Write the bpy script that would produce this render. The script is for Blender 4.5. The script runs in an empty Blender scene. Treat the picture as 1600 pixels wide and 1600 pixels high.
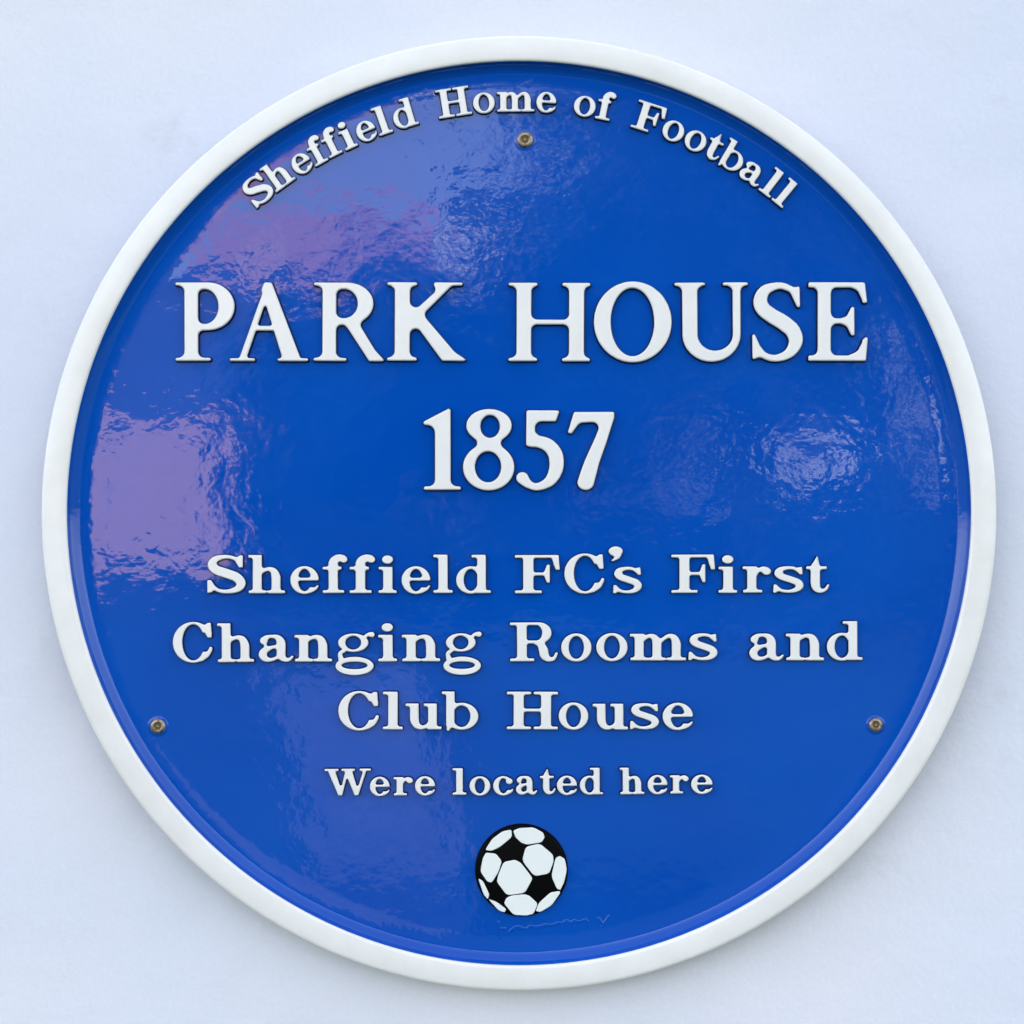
import bpy, bmesh, math, random
import numpy as np
from mathutils import Vector, geometry
random.seed(7)
R = math.radians
SC = bpy.context.scene
COL = SC.collection

# ------------------------------------------------------------------ scale
S = 0.5 / 1492.0              # metres per photograph pixel: the plaque is 0.5 m across
CX, CY = 811.0, 802.0         # plaque centre in the photograph
PZ = 1.70                     # height of the plaque centre above the ground
RIM_H, FIELD_H, LET_H = 0.0240, 0.0172, 0.0034
DIST = 1.0                    # camera to the front of the rim

# ------------------------------------------------------------------ camera
cam = bpy.data.cameras.new('camera')
cam_o = bpy.data.objects.new('camera', cam); COL.objects.link(cam_o)
cam.sensor_width = 36.0
cam.lens = 36.0 * DIST / (1600 * S)
cam.clip_start = 0.01; cam.clip_end = 1000
cam_o.location = ((800 - CX) * S, -(DIST + RIM_H), PZ + (CY - 800) * S)
cam_o.rotation_euler = (R(90), 0, 0)
SC.camera = cam_o

# ------------------------------------------------------------------ sky, sun, exposure
SUN_EL, SUN_AZ = R(30), R(24)           # the sun stands behind the wall: the plaque is in open shade
w = bpy.data.worlds.new('World'); SC.world = w; w.use_nodes = True
nt = w.node_tree; nt.nodes.clear()
sky = nt.nodes.new('ShaderNodeTexSky'); sky.sky_type = 'NISHITA'; sky.sun_disc = False
sky.sun_elevation = SUN_EL; sky.sun_rotation = SUN_AZ
sky.air_density = 1.0; sky.dust_density = 1.3; sky.ozone_density = 0.6
hs = nt.nodes.new('ShaderNodeHueSaturation'); hs.inputs['Saturation'].default_value = 0.42
bg = nt.nodes.new('ShaderNodeBackground'); bg.inputs['Strength'].default_value = 0.11
out = nt.nodes.new('ShaderNodeOutputWorld')
nt.links.new(sky.outputs[0], hs.inputs['Color']); nt.links.new(hs.outputs[0], bg.inputs['Color'])
nt.links.new(bg.outputs[0], out.inputs['Surface'])
sun = bpy.data.lights.new('sun', 'SUN'); sun.energy = 4.8; sun.angle = R(0.53); sun.color = (1, 0.95, 0.87)
sun_o = bpy.data.objects.new('sun', sun); COL.objects.link(sun_o)
to_sun = Vector((math.sin(SUN_AZ) * math.cos(SUN_EL), math.cos(SUN_AZ) * math.cos(SUN_EL), math.sin(SUN_EL)))
sun_o.rotation_euler = to_sun.to_track_quat('Z', 'Y').to_euler()
sun_o.location = (0, 10, 12)
vs = SC.view_settings
vs.view_transform = 'Standard'; vs.look = 'None'; vs.gamma = 1.0; vs.use_curve_mapping = False
vs.exposure = 2.5

# ------------------------------------------------------------------ materials
def mat(name, col, rough=0.5, spec=0.5, metal=0.0):
    m = bpy.data.materials.new(name); m.use_nodes = True
    b = m.node_tree.nodes['Principled BSDF']
    b.inputs['Base Color'].default_value = (*col, 1)
    b.inputs['Roughness'].default_value = rough
    b.inputs['Specular IOR Level'].default_value = spec
    b.inputs['Metallic'].default_value = metal
    return m
def N(m, t, **kw):
    n = m.node_tree.nodes.new(t)
    for k, v in kw.items():
        if k in n.inputs: n.inputs[k].default_value = v
        else: setattr(n, k, v)
    return n
def L(m, a, b): m.node_tree.links.new(a, b)
def noise(m, scale, detail=3, rough=0.5, co='Object'):
    tc = N(m, 'ShaderNodeTexCoord')
    n = N(m, 'ShaderNodeTexNoise'); n.inputs['Scale'].default_value = scale
    n.inputs['Detail'].default_value = detail; n.inputs['Roughness'].default_value = rough
    L(m, tc.outputs[co], n.inputs['Vector']); return n
def ramp(m, src, p0, c0, p1, c1):
    r = N(m, 'ShaderNodeValToRGB'); e = r.color_ramp.elements
    e[0].position = p0; e[0].color = (*c0, 1); e[1].position = p1; e[1].color = (*c1, 1)
    L(m, src, r.inputs['Fac']); return r
def bump(m, layers):
    prev = None
    for src, strength, dist in layers:
        b = N(m, 'ShaderNodeBump'); b.inputs['Strength'].default_value = strength; b.inputs['Distance'].default_value = dist
        L(m, src, b.inputs['Height'])
        if prev: L(m, prev.outputs['Normal'], b.inputs['Normal'])
        prev = b
    L(m, prev.outputs['Normal'], m.node_tree.nodes['Principled BSDF'].inputs['Normal'])
def base(m, r): L(m, r.outputs[0], m.node_tree.nodes['Principled BSDF'].inputs['Base Color'])

def make_blue(name, waves=True):
    m = mat(name, (0.002, 0.066, 0.42), 0.025, 0.40)
    n = noise(m, 9, 4)
    base(m, ramp(m, n.outputs['Fac'], 0.3, (0.0004, 0.060, 0.385), 0.7, (0.0006, 0.074, 0.43)))
    rn = noise(m, 22, 5, 0.65)
    rr = ramp(m, rn.outputs['Fac'], 0.42, (.02, .02, .02), 0.75, (.04, .04, .04)); L(m, rr.outputs[0], m.node_tree.nodes['Principled BSDF'].inputs['Roughness'])
    if waves:
        fine = noise(m, 260, 2, 0.45); mid = noise(m, 75, 2, 0.4); big = noise(m, 11, 1, 0.4)
        patch = noise(m, 6.5, 1, 0.4)                 # the casting is rougher in places
        pr = ramp(m, patch.outputs['Fac'], 0.40, (.9, .9, .9), 0.62, (1, 1, 1))
        mm = N(m, 'ShaderNodeMath', operation='MULTIPLY'); L(m, mid.outputs['Fac'], mm.inputs[0]); L(m, pr.outputs[0], mm.inputs[1])
        fm = N(m, 'ShaderNodeMath', operation='MULTIPLY'); L(m, fine.outputs['Fac'], fm.inputs[0]); L(m, pr.outputs[0], fm.inputs[1])
        bump(m, [(big.outputs['Fac'], 1.0, 0.00018), (mm.outputs[0], 1.0, 0.000120), (fm.outputs[0], 1.0, 0.000034)])
    return m
M_BLUE = make_blue('blue_enamel')
M_SIDE = mat('shaded_letter_edge', (0.0006, 0.008, 0.06), 0.45, 0.2)  # blue taken down to navy: the shaded outline of the letters, painted in
M_WHITE = mat('white_enamel', (0.84, 0.85, 0.83), 0.22, 0.5)
_n = noise(M_WHITE, 24, 7, 0.7)
base(M_WHITE, ramp(M_WHITE, _n.outputs['Fac'], 0.32, (0.77, 0.735, 0.725), 0.68, (0.845, 0.81, 0.81)))
_b = noise(M_WHITE, 160, 2); bump(M_WHITE, [(_b.outputs['Fac'], 0.6, 0.00015)])
M_BALLW = mat('white_ball_paint', (0.80, 0.81, 0.80), 0.3, 0.4)
M_BALLK = mat('black_ball_paint', (0.0015, 0.0015, 0.002), 0.5, 0.05)
M_WALL = mat('pale_painted_render', (0.7, 0.75, 0.83), 0.75, 0.25)
_n = noise(M_WALL, 2.3, 4, 0.5); _d = noise(M_WALL, 14, 5, 0.65); _g = noise(M_WALL, 420, 2, 0.6)
_c = ramp(M_WALL, _n.outputs['Fac'], 0.3, (0.670, 0.692, 0.83), 0.7, (0.800, 0.775, 0.845))
_dr = ramp(M_WALL, _d.outputs['Fac'], 0.62, (1, 1, 1), 0.80, (0.86, 0.855, 0.85))      # faint smudges in the paint
_gr = ramp(M_WALL, _g.outputs['Fac'], 0.3, (0.965, 0.965, 0.965), 0.7, (1, 1, 1))
_m1 = N(M_WALL, 'ShaderNodeMix', data_type='RGBA', blend_type='MULTIPLY'); _m1.inputs[0].default_value = 1
_m2 = N(M_WALL, 'ShaderNodeMix', data_type='RGBA', blend_type='MULTIPLY'); _m2.inputs[0].default_value = 1
L(M_WALL, _c.outputs[0], _m1.inputs[6]); L(M_WALL, _dr.outputs[0], _m1.inputs[7])
L(M_WALL, _m1.outputs[2], _m2.inputs[6]); L(M_WALL, _gr.outputs[0], _m2.inputs[7])
L(M_WALL, _m2.outputs[2], M_WALL.node_tree.nodes['Principled BSDF'].inputs['Base Color'])
_a = noise(M_WALL, 7, 3, 0.5); _b = noise(M_WALL, 150, 4, 0.6)
bump(M_WALL, [(_a.outputs['Fac'], 1.0, 0.005), (_b.outputs['Fac'], 0.7, 0.0006)])
M_EDGE = mat('darkened_plaque_edge', (0.30, 0.31, 0.34), 0.6, 0.4)  # grey put in so the side bounces less light, darkening the wall around it
M_STEEL = mat('dull_screw_steel', (0.42, 0.41, 0.42), 0.42, 0.5, 0.75)
_n = noise(M_STEEL, 500, 3)
base(M_STEEL, ramp(M_STEEL, _n.outputs['Fac'], 0.35, (0.15, 0.105, 0.07), 0.65, (0.36, 0.30, 0.25)))
M_RUST = mat('brown_screw_recess', (0.13, 0.085, 0.035), 0.7, 0.3)
M_BRASS = mat('tarnished_brass_pin', (0.33, 0.23, 0.09), 0.5, 0.5, 0.5)
M_BRICK = mat('pink_brick', (0.68, 0.40, 0.27), 0.85, 0.2)
M_BRICK2 = mat('red_brick', (0.60, 0.30, 0.20), 0.85, 0.2)
M_PALE = mat('pale_render', (0.72, 0.73, 0.74), 0.8, 0.2)
M_SLATE = mat('grey_slate', (0.055, 0.058, 0.065), 0.7, 0.3)
M_GLASS = mat('dark_window_glass', (0.02, 0.022, 0.025), 0.08, 0.5)
M_FRAME = mat('white_window_paint', (0.75, 0.75, 0.73), 0.5, 0.4)
M_DOOR = mat('dark_green_door', (0.03, 0.07, 0.05), 0.5, 0.4)
M_LEAF = mat('leaf', (0.020, 0.040, 0.012), 0.7, 0.15)
M_BARK = mat('bark', (0.09, 0.07, 0.05), 0.9, 0.2)
M_GRASS = mat('mown_grass', (0.03, 0.05, 0.016), 0.95, 0.1)
_n = noise(M_GRASS, 0.6, 5)
base(M_GRASS, ramp(M_GRASS, _n.outputs['Fac'], 0.35, (0.022, 0.040, 0.012), 0.65, (0.040, 0.066, 0.024)))

# ------------------------------------------------------------------ object helpers
def new_obj(name, me, parent=None, **props):
    o = bpy.data.objects.new(name, me); COL.objects.link(o); o.parent = parent
    for k, v in props.items(): o[k] = v
    return o
def mesh(name, verts, faces, mats, fm=None, smooth=False):
    me = bpy.data.meshes.new(name); me.from_pydata(verts, [], faces)
    for m in mats: me.materials.append(m)
    if fm is not None: me.polygons.foreach_set('material_index', fm)
    if smooth: me.polygons.foreach_set('use_smooth', [True] * len(me.polygons))
    me.update(); return me
def box_mesh(name, x0, y0, z0, x1, y1, z1, m):
    v = [(x, y, z) for x in (x0, x1) for y in (y0, y1) for z in (z0, z1)]
    f = [(0, 1, 3, 2), (4, 6, 7, 5), (0, 4, 5, 1), (2, 3, 7, 6), (0, 2, 6, 4), (1, 5, 7, 3)]
    return mesh(name, v, f, [m])
def lathe(name, prof, m, n=256, smooth=True, closed=False):
    """prof: (r, z) points; spins about local z"""
    v, f, rings = [], [], []
    for r, z in prof:
        if r < 1e-9: rings.append([len(v)]); v.append((0, 0, z)); continue
        rings.append(list(range(len(v), len(v) + n)))
        v += [(r * math.cos(2 * math.pi * i / n), r * math.sin(2 * math.pi * i / n), z) for i in range(n)]
    for a, b in zip(rings, rings[1:] + ([rings[0]] if closed else [])):
        for i in range(n):
            j = (i + 1) % n
            if len(a) == 1: f.append((a[0], b[i], b[j]))
            elif len(b) == 1: f.append((a[i], b[0], a[j]))
            else: f.append((a[i], b[i], b[j], a[j]))
    me = mesh(name, v, f, [m], smooth=smooth)
    bm = bmesh.new(); bm.from_mesh(me); bmesh.ops.recalc_face_normals(bm, faces=bm.faces); bm.to_mesh(me); bm.free()
    return me

# ------------------------------------------------------------------ the wall and the ground it stands on
wall = new_obj('painted_wall', box_mesh('painted_wall', -4.5, 0.0, 0.0, 4.5, 0.30, 5.0, M_WALL),
               label='smooth pale blue-white painted wall behind the round blue plaque', category='wall')
ground = new_obj('ground', mesh('ground', [(-300, -300, 0), (300, -300, 0), (300, 300, 0), (-300, 300, 0)], [(0, 1, 2, 3)], [M_GRASS]), kind='structure')

M_PAVE = mat('pale_paving', (0.26, 0.25, 0.23), 0.9, 0.2)
_n = noise(M_PAVE, 1.5, 4); base(M_PAVE, ramp(M_PAVE, _n.outputs['Fac'], 0.35, (0.10, 0.10, 0.10), 0.65, (0.20, 0.195, 0.19)))
_pv = [(-.65, -6, .004), (-.10, -6, .004), (-.60, -14, .004), (-1.8, -14, .004), (-1.1, -20, .004), (-2.7, -20, .004)]
new_obj('path', mesh('path', _pv, [(0, 3, 2, 1), (3, 5, 4, 2)], [M_PAVE]), kind='structure')

# ------------------------------------------------------------------ signed-distance drawing of letters
G = 0.01
gx = np.arange(-0.12, 1.95, G); gy = np.arange(-0.50, 1.15, G)
X, Y = np.meshgrid(gx, gy, indexing='ij')
def rect(x0, y0, x1, y1):
    qx = np.abs(X - (x0 + x1) / 2) - (x1 - x0) / 2; qy = np.abs(Y - (y0 + y1) / 2) - (y1 - y0) / 2
    return np.hypot(np.maximum(qx, 0), np.maximum(qy, 0)) + np.minimum(np.maximum(qx, qy), 0)
def ell(cx, cy, rx, ry):
    px, py = X - cx, Y - cy
    k0 = np.hypot(px / rx, py / ry); k1 = np.hypot(px / rx**2, py / ry**2)
    return np.where(k1 < 1e-6, -min(rx, ry), k0 * (k0 - 1) / np.maximum(k1, 1e-6))
def poly(pts):
    d = np.full(X.shape, 1e9); s = np.ones(X.shape)
    n = len(pts)
    for i in range(n):
        (ax, ay), (bx, by) = pts[i], pts[i - 1]
        ex, ey = bx - ax, by - ay; wx, wy = X - ax, Y - ay
        t = np.clip((wx * ex + wy * ey) / (ex * ex + ey * ey + 1e-12), 0, 1)
        d = np.minimum(d, (wx - ex * t)**2 + (wy - ey * t)**2)
        c1 = Y >= ay; c2 = Y < by; c3 = ex * wy > ey * wx
        s = np.where((c1 & c2 & c3) | (~c1 & ~c2 & ~c3), -s, s)
    return s * np.sqrt(d)
def path(pts, sub=8):
    P = np.array(pts, float); Q = []
    for i in range(len(P) - 1):
        p0 = P[max(i - 1, 0)]; p1 = P[i]; p2 = P[i + 1]; p3 = P[min(i + 2, len(P) - 1)]
        for k in range(sub):
            t = k / sub
            Q.append(0.5 * (2 * p1 + (p2 - p0) * t + (2 * p0 - 5 * p1 + 4 * p2 - p3) * t * t + (3 * p1 - p0 - 3 * p2 + p3) * t**3))
    Q.append(P[-1]); d = np.full(X.shape, 1e9)
    for a, b in zip(Q, Q[1:]):
        ex, ey = b[0] - a[0], b[1] - a[1]
        t = np.clip(((X - a[0]) * ex + (Y - a[1]) * ey) / (ex * ex + ey * ey + 1e-12), 0, 1)
        d = np.minimum(d, np.hypot(X - a[0] - ex * t, Y - a[1] - ey * t) - (a[2] + (b[2] - a[2]) * t))
    return d
def uni(*ds, k=0.06):
    r = ds[0]                       # k: kept for reference, the fillets come from close_corners()
    for b in ds[1:]: r = np.minimum(r, b)
    return r
def sub(a, *bs):
    for b in bs: a = np.maximum(a, -b)
    return a
def ring(cx, cy, rx, ry, wx, wy): return sub(ell(cx, cy, rx, ry), ell(cx, cy, rx - wx, ry - wy))

XH, SF = 0.69, 0.088
def glyph_T(c):
    """bold bracketed slab-serif letters of the running text; cap height 1"""
    if c == 'i': return uni(rect(.11, 0, .34, XH), rect(0, 0, .44, SF), rect(.0, XH - SF, .2, XH)), ell(.215, .87, .135, .115)
    if c == 'l': return uni(rect(.12, 0, .35, 1), rect(0, 0, .47, SF), rect(0, 1 - SF, .22, 1)),
    if c in 'hn':
        top = 1 if c == 'h' else XH
        return uni(rect(.11, 0, .34, top), rect(0, top - SF, .22, top), rect(.01, 0, .43, SF),
                   path([(.25, .46, .045), (.36, .58, .05), (.50, .632, .058), (.62, .58, .088), (.675, .44, .113), (.68, .3, .115)]),
                   rect(.565, 0, .795, .44), rect(.49, 0, .91, SF), k=.05),
    if c == 'm':
        a = lambda o: path([(.25 + o, .46, .04), (.36 + o, .58, .05), (.47 + o, .63, .058), (.57 + o, .58, .085), (.62 + o, .44, .108), (.62 + o, .3, .108)])
        return uni(rect(.11, 0, .33, XH), rect(0, XH - SF, .22, XH), rect(.01, 0, .41, SF), a(0), rect(.512, 0, .728, .44), rect(.45, 0, .80, SF),
                   a(.44), rect(.952, 0, 1.168, .44), rect(.87, 0, 1.29, SF), k=.045),
    if c == 'u':
        return uni(rect(.11, .25, .34, XH), rect(0, XH - SF, .22, XH), path([(.225, .4, .115), (.23, .24, .113), (.29, .11, .088), (.41, .058, .06), (.53, .1, .048), (.62, .22, .04)]),
                   rect(.56, 0, .79, XH), rect(.45, XH - SF, .68, XH), rect(.7, 0, .91, SF), k=.05),
    if c == 'b':
        return uni(rect(.11, .1, .33, 1), rect(0, 1 - SF, .22, 1), path([(.17, .0, .045), (.2, .12, .07)]), sub(ring(.50, .345, .42, .36, .21, .085), rect(-.2, -.2, .2, .8)), k=.04),
    if c == 'd':
        return uni(rect(.52, 0, .745, 1), rect(.38, 1 - SF, .63, 1), rect(.63, 0, .87, SF), sub(ring(.37, .345, .37, .36, .2, .085), rect(.65, -.2, 1, .8)), k=.04),
    if c == 'o': return ring(.37, .345, .37, .365, .195, .085),
    if c == 'e':
        return uni(sub(ring(.345, .345, .345, .365, .195, .085), rect(.345, .165, .9, .345)), sub(rect(.1, .325, .665, .41), rect(.7, 0, 1, 1)), path([(.5, .06, .045), (.6, .12, .04), (.655, .19, .032)]), k=.035),
    if c == 'c':
        return uni(sub(ring(.345, .345, .345, .365, .195, .085), rect(.36, .19, .9, .53)), ell(.545, .515, .115, .11), path([(.48, .06, .045), (.59, .12, .04), (.65, .2, .032)]), k=.035),
    if c == 'a':
        return uni(path([(.135, .535, .10), (.2, .615, .065), (.33, .645, .048), (.47, .61, .075), (.545, .49, .11), (.55, .3, .112), (.555, .16, .108), (.63, .065, .07), (.74, .055, .05), (.82, .13, .035)]),
                   path([(.5, .40, .042), (.33, .365, .05), (.16, .285, .085), (.11, .185, .105), (.16, .09, .085), (.28, .05, .055), (.42, .09, .045), (.5, .17, .04)]), k=.03),
    if c == 's':
        return uni(path([(.56, .55, .04), (.47, .63, .045), (.33, .65, .048), (.17, .60, .068), (.13, .5, .085), (.21, .42, .09), (.36, .36, .09), (.53, .28, .09), (.575, .18, .085), (.50, .085, .065), (.35, .043, .046), (.19, .07, .044), (.09, .17, .04)]),
                   poly([(.53, .66), (.63, .69), (.645, .47), (.57, .47), (.50, .60)]), poly([(.03, .23), (.10, .23), (.17, .09), (.09, .0), (.02, .0)]), k=.03),
    if c == 'S':
        return uni(path([(.76, .80, .05), (.66, .90, .052), (.46, .945, .055), (.22, .885, .085), (.14, .74, .112), (.23, .61, .122), (.46, .52, .126), (.70, .42, .122), (.81, .27, .115), (.74, .125, .09), (.50, .05, .058), (.28, .08, .052), (.14, .2, .05)]),
                   poly([(.70, .93), (.79, .99), (.86, .99), (.86, .66), (.76, .66), (.66, .84)]), poly([(.02, .35), (.12, .35), (.24, .14), (.13, .02), (.02, .0)]), k=.035),
    if c == 'f':
        return uni(rect(.14, 0, .37, .8), rect(0, 0, .52, SF), rect(0, XH - SF, .46, XH), path([(.255, .66, .115), (.27, .82, .11), (.35, .93, .07), (.45, .955, .048), (.51, .92, .06)]), ell(.505, .87, .095, .09), k=.045),
    if c == 'r':
        return uni(rect(.11, 0, .34, XH), rect(0, XH - SF, .22, XH), rect(.01, 0, .48, SF), path([(.29, .42, .04), (.37, .56, .048), (.48, .63, .055), (.58, .6, .07)]), ell(.575, .555, .112, .1), k=.045),
    if c == 't':
        return uni(path([(.265, .93, .022), (.245, .78, .07), (.225, .66, .108), (.225, .45, .115), (.225, .22, .114), (.27, .1, .09), (.37, .052, .055), (.47, .1, .042), (.525, .2, .035)]), rect(0, XH - SF, .5, XH), k=.05),
    if c == 'g':
        return uni(ring(.41, .475, .365, .24, .185, .075), path([(.66, .60, .045), (.76, .68, .05), (.85, .68, .075)]), path([(.2, .28, .05), (.10, .20, .055), (.12, .06, .07)]),
                   sub(ell(.44, -.115, .46, .24), ell(.44, -.10, .30, .088)), k=.03),
    if c == 'F':
        return uni(rect(.2, 0, .46, 1), rect(0, 0, .66, SF), rect(0, 1 - SF, .98, 1), poly([(.86, 1), (1.06, 1), (1.09, .6), (.98, .6), (.9, .86)]), rect(.4, .46, .78, .55),
                   poly([(.70, .55), (.77, .75), (.85, .75), (.85, .27), (.77, .27), (.70, .46)]), k=.05),
    if c == 'C':
        return uni(sub(ring(.5, .5, .5, .525, .24, .075), rect(.62, .27, 1.2, .74)), poly([(.72, .90), (.84, 1.0), (.93, 1.0), (.95, .61), (.84, .61), (.74, .82)]), path([(.7, .065, .05), (.84, .18, .055), (.92, .35, .045)]), k=.03),
    if c == 'R':
        return uni(rect(.17, 0, .42, 1), rect(0, 0, .60, SF), rect(0, 1 - SF, .4, 1),
                   sub(uni(rect(.3, .45, .7, 1), ell(.70, .725, .32, .275), k=.001), uni(rect(.42, .54, .66, .915), ell(.64, .727, .14, .187), k=.001)),
                   path([(.6, .49, .045), (.74, .43, .085), (.81, .3, .115), (.84, .16, .112), (.93, .065, .075), (1.06, .07, .05), (1.13, .2, .04)]), k=.03),
    if c == 'H':
        return uni(rect(.17, 0, .43, 1), rect(.84, 0, 1.10, 1), rect(0, 0, .59, SF), rect(.68, 0, 1.27, SF), rect(0, 1 - SF, .59, 1), rect(.68, 1 - SF, 1.27, 1), rect(.35, .465, .9, .555), k=.05),
    if c == 'W':
        return uni(poly([(.10, .98), (.37, .98), (.60, .25), (.62, .0), (.50, .0)]), poly([(.54, 0), (.64, .0), (.89, .98), (.78, .98)]), poly([(.72, .98), (.99, .98), (1.20, .25), (1.21, 0), (1.09, 0)]),
                   poly([(1.13, 0), (1.23, 0), (1.55, .98), (1.43, .98)]), rect(0, 1 - SF, .52, 1), rect(.62, 1 - SF, 1.12, 1), rect(1.28, 1 - SF, 1.70, 1), k=.035),
    if c == "'": return uni(ell(.17, .25, .16, .13), path([(.24, .24, .08), (.22, .1, .05), (.1, .01, .03)]), k=.05),

def glyph_P(c):
    """roman capitals and figures of the title lines; cap height 1"""
    k = .085
    if c == 'P':
        return uni(rect(.11, 0, .285, 1), rect(0, 0, .44, .05), rect(0, .95, .25, 1),
                   sub(uni(rect(.2, .385, .40, 1), np.maximum(ell(.40, .6925, .33, .3075), .3 - X), k=.001), uni(rect(.285, .475, .36, .905), ell(.36, .69, .165, .215), k=.001)), k=.06),
    if c == 'A':
        return uni(poly([(.105, 0), (.20, 0), (.505, .93), (.45, 1.01)]), poly([(.66, 0), (.89, 0), (.52, 1.0), (.42, 1.0), (.385, .9)]), rect(.28, .385, .66, .455), rect(0, 0, .32, .048), rect(.585, 0, .97, .048), k=.06),
    if c == 'R':
        return uni(rect(.105, 0, .275, 1), rect(0, 0, .40, .05), rect(0, .95, .25, 1),
                   sub(uni(rect(.2, .46, .40, 1), np.maximum(ell(.40, .73, .315, .27), .3 - X), k=.001), uni(rect(.275, .55, .36, .91), ell(.36, .73, .16, .18), k=.001)),
                   poly([(.34, .52), (.52, .52), (.74, .14), (.865, .0), (.66, .0)]), k=.05),
    if c == 'K':
        return uni(rect(.09, 0, .275, 1), rect(0, 0, .36, .05), rect(0, .95, .36, 1), poly([(.27, .50), (.27, .59), (.65, .96), (.77, .96), (.40, .56)]), rect(.545, .95, .89, 1),
                   poly([(.28, .54), (.41, .61), (.80, .12), (.97, .0), (.65, .0)]), k=.055),
    if c == 'H':
        return uni(rect(.10, 0, .285, 1), rect(.735, 0, .925, 1), rect(0, 0, .36, .05), rect(.65, 0, 1.0, .05), rect(0, .95, .36, 1), rect(.65, .95, 1.0, 1), rect(.22, .465, .8, .535), k=.06),
    if c == 'O': return sub(ell(.48, .5, .48, .515), ell(.4765, .498, .262, .425)),
    if c == 'U':
        u = sub(ell(.455, .345, .36, .355), ell(.50, .345, .212, .205)); u = np.maximum(u, Y - .345)
        return uni(rect(.095, .34, .288, 1), rect(.712, .34, .815, 1), u, rect(0, .95, .385, 1), rect(.59, .95, .908, 1), k=.05),
    if c == 'S':
        return uni(path([(.50, .90, .04), (.40, .95, .045), (.30, .955, .05), (.17, .90, .07), (.115, .78, .085), (.145, .67, .092), (.25, .58, .095), (.38, .50, .098), (.50, .39, .095), (.535, .25, .085), (.46, .11, .065), (.31, .045, .048), (.17, .075, .045), (.09, .17, .04)]),
                   poly([(.48, .92), (.54, .94), (.585, .97), (.59, .68), (.55, .68), (.48, .84)]), poly([(.015, .35), (.055, .35), (.15, .12), (.06, .03), (.02, .02)]), k=.03),
    if c == 'E':
        return uni(rect(.115, 0, .282, 1), rect(0, .925, .66, 1), rect(0, 0, .66, .078), poly([(.55, 1), (.695, 1), (.725, .73), (.675, .73), (.6, .89), (.52, .93)]), rect(.25, .47, .5, .545),
                   poly([(.57, .69), (.57, .32), (.525, .32), (.47, .44), (.40, .47), (.40, .545), (.47, .57), (.525, .69)]), poly([(.735, .31), (.695, .31), (.60, .13), (.48, .07), (.48, 0), (.71, .0)]), k=.035),
    if c == '1': return uni(rect(.13, 0, .32, .84), poly([(-.005, .845), (.295, 1.01), (.32, 1.0), (.32, .72), (.13, .72), (.10, .79), (.0, .80)]), rect(0, 0, .44, .055), k=.06),
    if c == '8': return sub(uni(ell(.31, .795, .272, .21), ell(.305, .285, .307, .29), k=.1), ell(.322, .785, .11, .135), ell(.298, .29, .15, .185)),
    if c == '5':
        return uni(poly([(.125, .985), (.525, .985), (.475, .84), (.12, .84)]), poly([(.12, .98), (.235, .9), (.225, .56), (.115, .54)]),
                   path([(.185, .59, .066), (.28, .595, .078), (.40, .54, .086), (.475, .42, .09), (.475, .25, .086), (.40, .11, .068), (.26, .042, .05), (.15, .075, .055), (.08, .15, .078)]), k=.03),
    if c == '7':
        return uni(poly([(.075, .97), (.55, .97), (.52, .845), (.13, .825)]), poly([(.075, .97), (.17, .87), (.055, .69), (.0, .70)]), path([(.478, .905, .065), (.385, .62, .075), (.285, .35, .088), (.215, .1, .1)]), k=.04),

def soften(F, n=2):
    for _ in range(n):
        P = np.pad(F, 1, mode='edge')
        F = (4 * F + P[:-2, 1:-1] + P[2:, 1:-1] + P[1:-1, :-2] + P[1:-1, 2:]) / 8
    return F
def contours(F):
    I = F < 0; nxt = {}
    def pt(e):
        a, i, j = e
        i2, j2 = (i + 1, j) if a == 0 else (i, j + 1)
        t = F[i, j] / (F[i, j] - F[i2, j2])
        return (gx[i] + (G * t if a == 0 else 0), gy[j] + (G * t if a == 1 else 0))
    mix = I[:-1, :-1].astype(int) + I[1:, :-1] + I[1:, 1:] + I[:-1, 1:]
    for i, j in zip(*np.where((mix > 0) & (mix < 4))):
        cor = [I[i, j], I[i + 1, j], I[i + 1, j + 1], I[i, j + 1]]
        ed = [(0, i, j), (1, i + 1, j), (0, i, j + 1), (1, i, j)]
        starts = [q for q in range(4) if cor[q] and not cor[(q + 1) % 4]]      # inside -> outside going round counter-clockwise
        ends = [q for q in range(4) if not cor[q] and cor[(q + 1) % 4]]
        for q in starts:                                                    # pair with the edge that closes this inside run
            e = q
            while True:
                e = (e - 1) % 4
                if e in ends: break
            nxt[ed[q]] = ed[e]
    loops = []
    while nxt:
        s0 = next(iter(nxt)); lp = []; e = s0
        while e in nxt:
            lp.append(pt(e)); e = nxt.pop(e)
        loops.append(lp)
    return loops
def simplify(lp, tol):
    P = np.array(lp); n = len(P)
    if n < 8: return [tuple(p) for p in P]
    far = int(np.argmax(((P - P[0])**2).sum(1)))
    def dp(a, b):
        if b - a < 2: return []
        A, B = P[a], P[b % n]; d = B - A; l = np.hypot(*d) + 1e-12
        q = P[a + 1:b]; dist = np.abs(d[0] * (q[:, 1] - A[1]) - d[1] * (q[:, 0] - A[0])) / l
        k = int(np.argmax(dist))
        if dist[k] < tol: return []
        k += a + 1
        return dp(a, k) + [k] + dp(k, b)
    idx = [0] + dp(0, far) + [far] + dp(far, n)
    return [tuple(P[i]) for i in idx]
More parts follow.
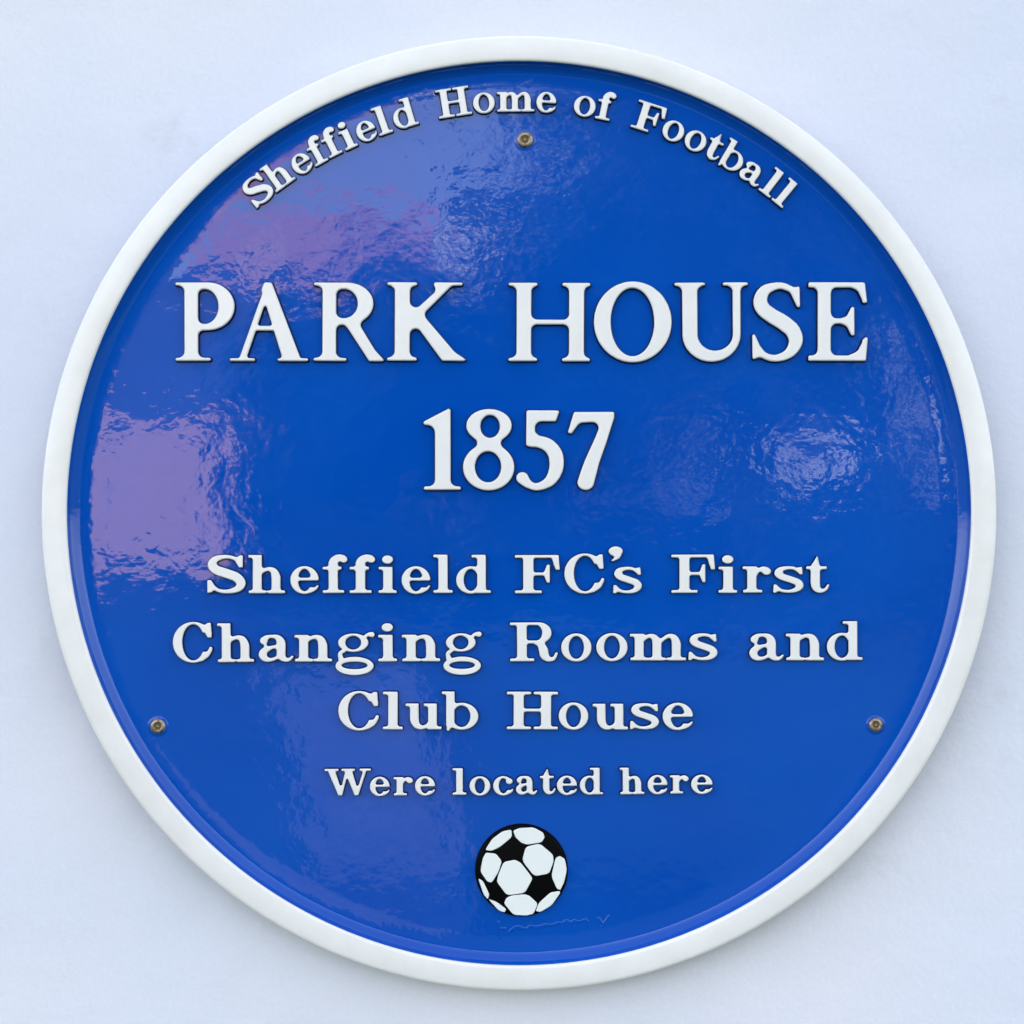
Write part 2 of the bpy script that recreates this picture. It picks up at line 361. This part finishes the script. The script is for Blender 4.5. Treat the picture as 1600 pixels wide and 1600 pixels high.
def close_corners(F, r):
    """fill the inner corners with a radius r (serif brackets) and leave straight edges where they are"""
    D = np.full(F.shape, 1e9)
    for lp in contours(F - r):
        P = simplify(lp, 0.0008)
        for (ax, ay), (bx, by) in zip(P, P[1:] + P[:1]):
            ex, ey = bx - ax, by - ay
            t = np.clip(((X - ax) * ex + (Y - ay) * ey) / (ex * ex + ey * ey + 1e-12), 0, 1)
            D = np.minimum(D, (X - ax - ex * t)**2 + (Y - ay - ey * t)**2)
    D = np.sqrt(D)
    return np.minimum(F, np.where(F < r, r - D, r + D))
_loops = {}
def glyph_loops(font, c, tol=0.0022):
    key = (font, c)
    if key not in _loops:
        lps = []
        for F in (glyph_P if font == 'P' else glyph_T)(c):
            F = close_corners(F, (0.012 if c == 'A' else 0.062) if font == 'P' else (0.008 if c == 'g' else 0.042))
            lps += [simplify(l, tol) for l in contours(soften(F) + (0.012 if font == 'P' else 0.018)) if len(l) > 8]
        _loops[key] = lps
    return _loops[key]

def relief_mesh(name, loops, h, draft, bev, m_top, m_side, sink=0.0006):
    """loops in metres, local x right / y up / z out of the plaque; a raised shape with drafted sides and a small rounded edge"""
    # orient: outside on the right of travel for every loop (outer ccw, holes cw)
    area = lambda l: 0.5 * sum(l[i - 1][0] * l[i][1] - l[i][0] * l[i - 1][1] for i in range(len(l)))
    def inside(p, l):
        r = False
        for i in range(len(l)):
            (x1, y1), (x2, y2) = l[i - 1], l[i]
            if (y1 > p[1]) != (y2 > p[1]) and p[0] < (x2 - x1) * (p[1] - y1) / (y2 - y1) + x1: r = not r
        return r
    V, Fc, fm, tops = [], [], [], []
    for k, l in enumerate(loops):
        hole = sum(inside(l[0], o) for q, o in enumerate(loops) if q != k) % 2
        if (area(l) < 0) != bool(hole): l = l[::-1]
        n = len(l); off = []
        for i in range(n):
            a, b, c = np.array(l[i - 1]), np.array(l[i]), np.array(l[(i + 1) % n])
            d1 = (b - a) / (np.hypot(*(b - a)) + 1e-12); d2 = (c - b) / (np.hypot(*(c - b)) + 1e-12)
            nn = np.array((d1[1] + d2[1], -d1[0] - d2[0])); q = np.hypot(*nn) + 1e-9
            off.append(nn / q * min(1.4, 1 / max(q / 2, 0.6)))
        prof = [(draft, -sink), (draft * 0.25, h - bev * 1.6), (0.0, h - bev * 0.8), (-bev * 0.35, h - bev * 0.2), (-bev, h)]
        rows = []
        for o, z in prof:
            rows.append(range(len(V), len(V) + n))
            V += [(l[i][0] + off[i][0] * o, l[i][1] + off[i][1] * o, z) for i in range(n)]
        for s, (a, b) in enumerate(zip(rows, rows[1:])):
            for i in range(n):
                j = (i + 1) % n
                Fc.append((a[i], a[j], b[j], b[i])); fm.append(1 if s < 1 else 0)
        tops.append((rows[-1], l, hole))
    tris = []
    for r, l, hole in tops:                              # every separate island with its own holes
        if hole: continue
        grp = [r] + [r2 for r2, l2, h2 in tops if h2 and inside(l2[0], l)]
        flat = [i for q in grp for i in q]
        tris += [tuple(flat[i] for i in t) for t in geometry.tessellate_polygon([[Vector(V[i]) for i in q] for q in grp])]
    for a, b, c in tris:
        ar = (V[b][0] - V[a][0]) * (V[c][1] - V[a][1]) - (V[c][0] - V[a][0]) * (V[b][1] - V[a][1])
        if abs(ar) < 1e-14: continue
        Fc.append((a, b, c) if ar > 0 else (a, c, b)); fm.append(0)
    return mesh(name, V, Fc, [m_top, m_side], fm)

# ------------------------------------------------------------------ the plaque
plaque = new_obj('round_plaque', None, label='round blue enamel plaque with white rim, raised white lettering and a football', category='plaque')
plaque.location = (0, 0, PZ); plaque.rotation_euler = (R(90), 0, 0); plaque.empty_display_size = 0.1
RO, RI, RF = 747 * S, 707.5 * S, 689 * S
field = [(0, FIELD_H)] + [(RF * q / 24, FIELD_H) for q in range(1, 24)]
for q in range(9):                                      # cove that climbs from the field to the rim
    a = q / 8
    field.append((RF + (RI - RF) * math.sin(a * math.pi / 2)**1.0 * (0.55 + .45 * a), FIELD_H + (RIM_H - 0.0012 - FIELD_H) * (1 - math.cos(a * math.pi / 2))))
field += [(RI + 0.0006, RIM_H - 0.0022), (RI + 0.0006, 0.003), (0, 0.003)]
new_obj('blue_disc', lathe('blue_disc', field, M_BLUE), plaque)
b = 0.0016
rim = [(RI - 0.0001, RIM_H - 0.0011), (RI + 0.0003, RIM_H - 0.0004), (RI + 0.0009, RIM_H - 0.00005), (RI + 0.0020, RIM_H), ((RI + RO) / 2, RIM_H + 0.00045)]
for q in range(7):
    a = q / 6 * math.pi / 2
    rim.append((RO - b * 1.6 + b * 1.6 * math.sin(a), RIM_H - b + b * math.cos(a)))
rim += [(RO - 0.0002, RIM_H - b - 0.0012), (RI, RIM_H - b - 0.0012)]
new_obj('white_rim', lathe('white_rim', rim, M_WHITE, closed=True), plaque)

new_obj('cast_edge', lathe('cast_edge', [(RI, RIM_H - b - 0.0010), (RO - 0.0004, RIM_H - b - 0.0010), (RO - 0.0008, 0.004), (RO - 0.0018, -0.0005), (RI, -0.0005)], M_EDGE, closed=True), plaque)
def to_local(px, py): return ((px - CX) * S, (CY - py) * S)
_cache = {}
def put(font, ch, x_mid, y_base, w_px, h_px, rot=0.0):
    """one raised letter: its middle and baseline in photograph pixels on the plaque face, its width and cap height"""
    wq = round(w_px * 2) / 2
    key = (font, ch, wq, h_px)
    if key not in _cache:
        lps = glyph_loops(font, ch)
        xs = [p[0] for l in lps for p in l]; x0, x1 = min(xs), max(xs)
        k = wq * S / (x1 - x0)
        loops = [[((p[0] - (x0 + x1) / 2) * k, p[1] * h_px * S) for p in l] for l in lps]
        big = font == 'P'
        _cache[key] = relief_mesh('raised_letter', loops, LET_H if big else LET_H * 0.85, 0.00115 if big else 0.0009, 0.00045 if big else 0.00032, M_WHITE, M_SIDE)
    o = new_obj('raised_numeral' if ch.isdigit() else ('raised_apostrophe' if ch == "'" else 'raised_letter'), _cache[key], plaque)
    lx, ly = to_local(x_mid + random.uniform(-.4, .4), y_base + random.uniform(-.5, .5))
    o.location = (lx, ly, FIELD_H); o.rotation_euler = (0, 0, rot + random.uniform(-.006, .006))
    return o
def line(font, items, base0, base1, h):
    """items: (letter, left, right) edges; the baseline runs from base0 at the first letter to base1 at the last"""
    a, z = items[0][1], items[-1][2]
    for ch, x0, x1 in items:
        m = (x0 + x1) / 2
        bl = base0 + (base1 - base0) * (m - a) / (z - a)
        put(font, ch, m, bl, x1 - x0, h, -math.atan2(base1 - base0, z - a))
line('P', [('P', 273.3, 364), ('A', 358.5, 479.6), ('R', 490, 598), ('K', 605, 726), ('H', 795.3, 921.4), ('O', 930, 1050), ('U', 1056.5, 1169.5), ('S', 1178, 1255.7), ('E', 1266, 1357.4)], 564, 564, 124.5)
line('P', [('1', 662, 718.6), ('8', 724, 802.6), ('5', 808, 880.5), ('7', 888.6, 959)], 766.5, 766.5, 128)
line('T', [('S', 322.5, 381), ('h', 386.6, 443), ('e', 453, 496), ('f', 503.6, 541), ('f', 546.4, 584.7), ('i', 591.4, 618.4), ('e', 627.4, 671), ('l', 677, 706), ('d', 713, 766),
           ('F', 805, 873.8), ('C', 882.8, 944), ('s', 959.3, 1003), ('F', 1051, 1118), ('i', 1125, 1153), ('r', 1163, 1206), ('s', 1211, 1257), ('t', 1262, 1297)], 928, 927.5, 61)
put('T', "'", 962.7, 876.5, 20.5, 61)
line('T', [('C', 268.2, 328.8), ('h', 338.6, 394.6), ('a', 403.6, 456.4), ('n', 459.6, 517.3), ('g', 523.8, 584), ('i', 591.2, 619), ('n', 627.8, 686.3), ('g', 692.8, 752),
           ('R', 797.6, 871), ('o', 878, 924), ('o', 933, 980.3), ('m', 986, 1072.5), ('s', 1078, 1122), ('a', 1173.3, 1226), ('n', 1230, 1288.7), ('d', 1295, 1349.6)], 1036, 1033, 62)
line('T', [('C', 528.8, 590.6), ('l', 598, 628), ('u', 634, 689), ('b', 690, 746), ('H', 792, 871), ('o', 874, 919), ('u', 927, 981), ('s', 986, 1030), ('e', 1037, 1083)], 1141.8, 1141.6, 60)
line('T', [('W', 507, 578.4), ('e', 577.4, 607), ('r', 614.5, 643.4), ('e', 648.5, 678.4), ('l', 708, 728), ('o', 734, 765), ('c', 771, 801), ('a', 807, 839), ('t', 845, 868), ('e', 871, 901), ('d', 907, 942),
           ('h', 970, 1007), ('e', 1013.5, 1043), ('r', 1048.5, 1076.4), ('e', 1081.6, 1113.5)], 1245.5, 1242, 42)
ARC_W = dict(S=38, h=37, e=29.5, f=25, i=19.5, l=21, d=36, H=51, o=32.5, m=57, F=46, t=24.5, b=37, a=35)
for ch, ang in zip('SheffieldHomeofFootball', (-38.9, -35.4, -31.9, -29.2, -26.9, -24.6, -21.85, -19.3, -16.1, -9.1, -5.0, -.57, 3.67, 9.07, 11.96, 18.1, 21.85, 25.2, 28.0, 30.8, 34.3, 37.3, 39.6)):
    t = R(ang); rb = 632.5
    put('T', ch, 812 + rb * math.sin(t), 804 - rb * math.cos(t), ARC_W[ch], 45.5, -t)

# ------------------------------------------------------------------ football emblem
ball = new_obj('football_emblem', None, plaque); ball.location = (*to_local(815, 1363), FIELD_H)
rb = 72.6 * S
new_obj('black_ball_disc', lathe('black_ball_disc', [(0, .0022), (rb - .0016, .0022), (rb - .0006, .0019), (rb - .0001, .0012), (rb + .0003, -.0006), (0, -.0006)], M_BALLK, n=96), ball)
panels = [
 [(325, 465), (400, 355), (500, 280), (590, 262), (592, 335), (470, 432), (390, 472)],
 [(620, 270), (680, 245), (820, 238), (920, 290), (935, 335), (905, 385), (760, 407), (700, 387), (640, 330)],
 [(750, 440), (890, 408), (1022, 520), (1028, 590), (985, 710), (835, 737), (713, 580)],
 [(300, 560), (330, 503), (430, 515), (487, 590), (455, 690), (390, 802), (345, 795), (275, 690)],
 [(515, 602), (630, 578), (690, 610), (808, 762), (792, 800), (730, 912), (550, 938), (448, 800), (460, 740)],
 [(1058, 560), (1100, 538), (1150, 570), (1167, 680), (1142, 800), (1105, 882), (1070, 865), (1018, 740)],
 [(853, 1103), (890, 1020), (1000, 920), (1090, 903), (1100, 920), (1010, 1042), (900, 1112)],
 [(522, 1027), (550, 973), (600, 950), (730, 938), (780, 955), (863, 1030), (820, 1132), (750, 1148), (620, 1142)],
 [(357, 985), (440, 1017), (533, 1085), (517, 1117), (460, 1093)],
 [(250, 772), (297, 800), (358, 930), (345, 978), (305, 930)]]
for P in panels:
    # chaikin-rounded outline
    pts = [((x / 6.667 + 710 - 815) * S, (1363 - (y / 6.667 + 1260)) * S) for x, y in P]
    cen = np.mean(pts, axis=0); pts = [tuple(cen + (np.array(p) - cen) * (1 + .0003 / max(np.hypot(*(np.array(p) - cen)), 1e-4))) for p in pts]   # each corner 0.3 mm out
    for _ in range(2):
        pts = [q for i in range(len(pts)) for q in (tuple(.87 * np.array(pts[i - 1]) + .13 * np.array(pts[i])), tuple(.13 * np.array(pts[i - 1]) + .87 * np.array(pts[i])))]
    o = new_obj('white_ball_panel', relief_mesh('white_ball_panel', [pts], 0.0009, 0.0003, 0.0003, M_BALLW, M_BALLK, 0.0004), ball)
    o.location = (0, 0, .0022)

# ------------------------------------------------------------------ faint maker's mark cast in the blue field under the ball
_w = [(.20, -.02, .014)]; _q = .26
while _q < 1.46:
    _w += [(_q, random.uniform(-.005, .05) + _q * .12 - .03, random.uniform(.012, .022))]; _q += random.uniform(.035, .075)
_F = np.minimum(np.minimum(path([(.03, .13, .015), (.05, -.13, .015)]), path([(.03, .02, .012), (.14, .03, .012)])), path(_w, 5))
_F = np.minimum(_F, np.minimum(path([(1.60, .19, .015), (1.67, .10, .015)]), path([(1.76, .22, .015), (1.66, .06, .013)])))
mk = [[to_local(776 + p[0] * 100, 1458 - p[1] * 100) for p in simplify(l, .002)] for l in contours(soften(_F)) if len(l) > 8]
mm = relief_mesh('maker_mark', mk, 0.0002, 0.0008, 0.00008, M_BLUE, M_BLUE, 0.0003)
o = new_obj('maker_mark', mm, plaque); o.location = (0, 0, FIELD_H)

# ------------------------------------------------------------------ fixing screws
hr = 13.2 * S
head_me = lathe('screw_head', [(0, .0008), (hr * .42, .0008), (hr * .47, .0014), (hr * .62, .0015), (hr * .88, .0011), (hr * .98, .0006), (hr, -.0006)], M_STEEL, n=40)
boss_me = lathe('screw_seat', [(hr * .9, .0003), (hr * 1.12, .0003), (hr * 1.3, .0001), (hr * 1.45, -.0004)], M_BLUE, n=48)
rec_me = lathe('drive_recess', [(0, .00095), (hr * .47, .00095), (hr * .47, .0)], M_RUST, n=6, smooth=False)
pin_me = lathe('recess_pin', [(0, .0013), (hr * .10, .0012), (hr * .17, .0010), (hr * .17, .0)], M_BRASS, n=16)
for px, py, sc, rot in ((820.5, 214.5, 1.0, 0.2), (243, 1137, .95, 0.9), (1372, 1135, .88, 1.7)):
    sc_o = new_obj('fixing_screw', None, plaque); sc_o.location = (*to_local(px, py), FIELD_H); sc_o.rotation_euler = (0, 0, rot); sc_o.scale = (sc, sc, 1)
    for nme, me in (('screw_head', head_me), ('screw_seat', boss_me), ('drive_recess', rec_me), ('recess_pin', pin_me)): new_obj(nme, me, sc_o)

# ------------------------------------------------------------------ what the glossy enamel mirrors: the houses and trees facing the wall
def house(name, label, x0, x1, y, h_eaves, h_ridge, depth, m_wall, win_rows, win_cols, m_roof=M_SLATE, chimney=True, door=True):
    """front faces the plaque (+y); y is the front's distance"""
    r = new_obj(name, None, label=label, category='house'); r.location = ((x0 + x1) / 2, -y, 0)
    wd = (x1 - x0) / 2
    new_obj('wall', box_mesh('wall', -wd, -depth, 0, wd, 0, h_eaves, m_wall), r)
    if h_ridge > h_eaves:
        e, g = 0.35, 0.35
        v = [(-wd - g, e, h_eaves - .15), (wd + g, e, h_eaves - .15), (wd + g, -depth - e, h_eaves - .15), (-wd - g, -depth - e, h_eaves - .15), (-wd - g, -depth / 2, h_ridge), (wd + g, -depth / 2, h_ridge)]
        rf = new_obj('roof', mesh('roof', v, [(0, 1, 5, 4), (2, 3, 4, 5), (1, 2, 5), (3, 0, 4), (0, 3, 2, 1)], [m_roof]), r)
        if chimney: new_obj('chimney', box_mesh('chimney', wd * .55, -depth / 2 - .5, h_ridge - 1, wd * .55 + .9, -depth / 2 + .5, h_ridge + 1.3, m_wall), rf)
    for q, (z0, z1) in enumerate(win_rows):
        for x in win_cols:
            f = new_obj('window', box_mesh('window', x - .6, -.05, z0, x + .6, .04, z1, M_FRAME), r)
            new_obj('pane', box_mesh('pane', x - .5, .0, z0 + .1, x - .03, .05, z1 - .1, M_GLASS), f); new_obj('pane', box_mesh('pane', x + .03, .0, z0 + .1, x + .5, .05, z1 - .1, M_GLASS), f)
    if door: new_obj('door', box_mesh('door', -wd + .5, -.05, 0, -wd + 1.5, .05, 2.1, M_DOOR), r)
    return r
house('brick_house', 'pink brick house with a slate roof facing the painted wall', -13.7, -7.4, 60, 5.0, 9.8, 8, M_BRICK, [], (), door=False)
house('brick_block', 'tall red brick block standing behind the pink brick house', -14.2, -3.6, 84, 15.2, 15.2, 10, M_BRICK2, [(2, 3.6), (6, 7.6)], (-4, 0, 4))
house('rendered_house', 'tall pale rendered house standing beside the red brick block', -3.0, 1.6, 88, 15.6, 17.6, 9, M_PALE, [(6, 7.5)], (-1, 1))
def tree(label, x, y, h, rx, rz, n, trunk=.22, seed=1, gap=None):
    rnd = np.random.RandomState(seed)
    r = new_obj('leafy_tree', None, label=label, category='tree', group='trees facing the painted wall'); r.location = (x, -y, 0)
    new_obj('trunk', lathe('trunk', [(trunk * 1.5, 0), (trunk, .4), (trunk * .8, h * .45), (trunk * .3, h * .85), (0, h * .9)], M_BARK, n=10), r)
    V, F = [], []
    cl = []
    for q in range(34):
        d = rnd.normal(size=3); d /= np.linalg.norm(d); cl.append(d * rnd.uniform(.35, .95) * np.array((rx, rx, rz)) + np.array((0, 0, h - rz)))
    for q in range(n):
        c = cl[rnd.randint(len(cl))] + rnd.normal(size=3) * .24 * np.array((rx, rx, rz)) * .8
        if c[2] < .25: continue
        if gap and math.hypot(c[0] - gap[0], c[2] - gap[1]) < gap[2] and rnd.rand() > .12: continue      # a thin place in the crown
        a = rnd.normal(size=3); a /= np.linalg.norm(a); bb = np.cross(a, rnd.normal(size=3)); bb /= np.linalg.norm(bb) + 1e-9
        s = rnd.uniform(.06, .13) * (1 + rx * .08); k = len(V)
        V += [tuple(c - a * s), tuple(c + bb * s * .6), tuple(c + a * s), tuple(c - bb * s * .6)]; F.append((k, k + 1, k + 2, k + 3))
    new_obj('crown', mesh('crown', V, F, [M_LEAF]), r)
tree('broad leafy tree beside the rendered house across the way', 3.0, 24, 9.6, 3.1, 4.6, 15500, .2, 3, gap=(.94, 2.55, .62))
tree('round leafy tree in front of the gap between the houses', -2.7, 34, 6.5, 2.5, 2.9, 12500, .22, 5)
tree('spreading leafy tree in front of the pale rendered house', .4, 31, 6.2, 2.1, 2.7, 10500, .2, 6)
tree('small leafy tree next to the round leafy tree', -4.2, 36, 3.3, 1.3, 1.6, 4000, .12, 8)
house('white_cottage', 'small white cottage half hidden behind the broad leafy tree', 9.3, 13.0, 70, 5.0, 7.0, 6, M_PALE, [(1, 2.2)], (1.2,))
hm_v, hm_f = [], []
_r = np.random.RandomState(4)
for q in range(19000):
    c = _r.uniform((-6, -.35, .02), (6, .35, 1.75)); a = _r.normal(size=3); a /= np.linalg.norm(a); bb = np.cross(a, _r.normal(size=3)); bb /= np.linalg.norm(bb)
    k = len(hm_v); sz = _r.uniform(.05, .10)
    hm_v += [tuple(c - a * sz), tuple(c + bb * sz * .6), tuple(c + a * sz), tuple(c - bb * sz * .6)]; hm_f.append((k, k + 1, k + 2, k + 3))
hd = new_obj('clipped_hedge', mesh('clipped_hedge', hm_v, hm_f, [M_LEAF]), label='low clipped green hedge under the leafy trees facing the wall', category='hedge')
hd.location = (2.4, -29, 0)
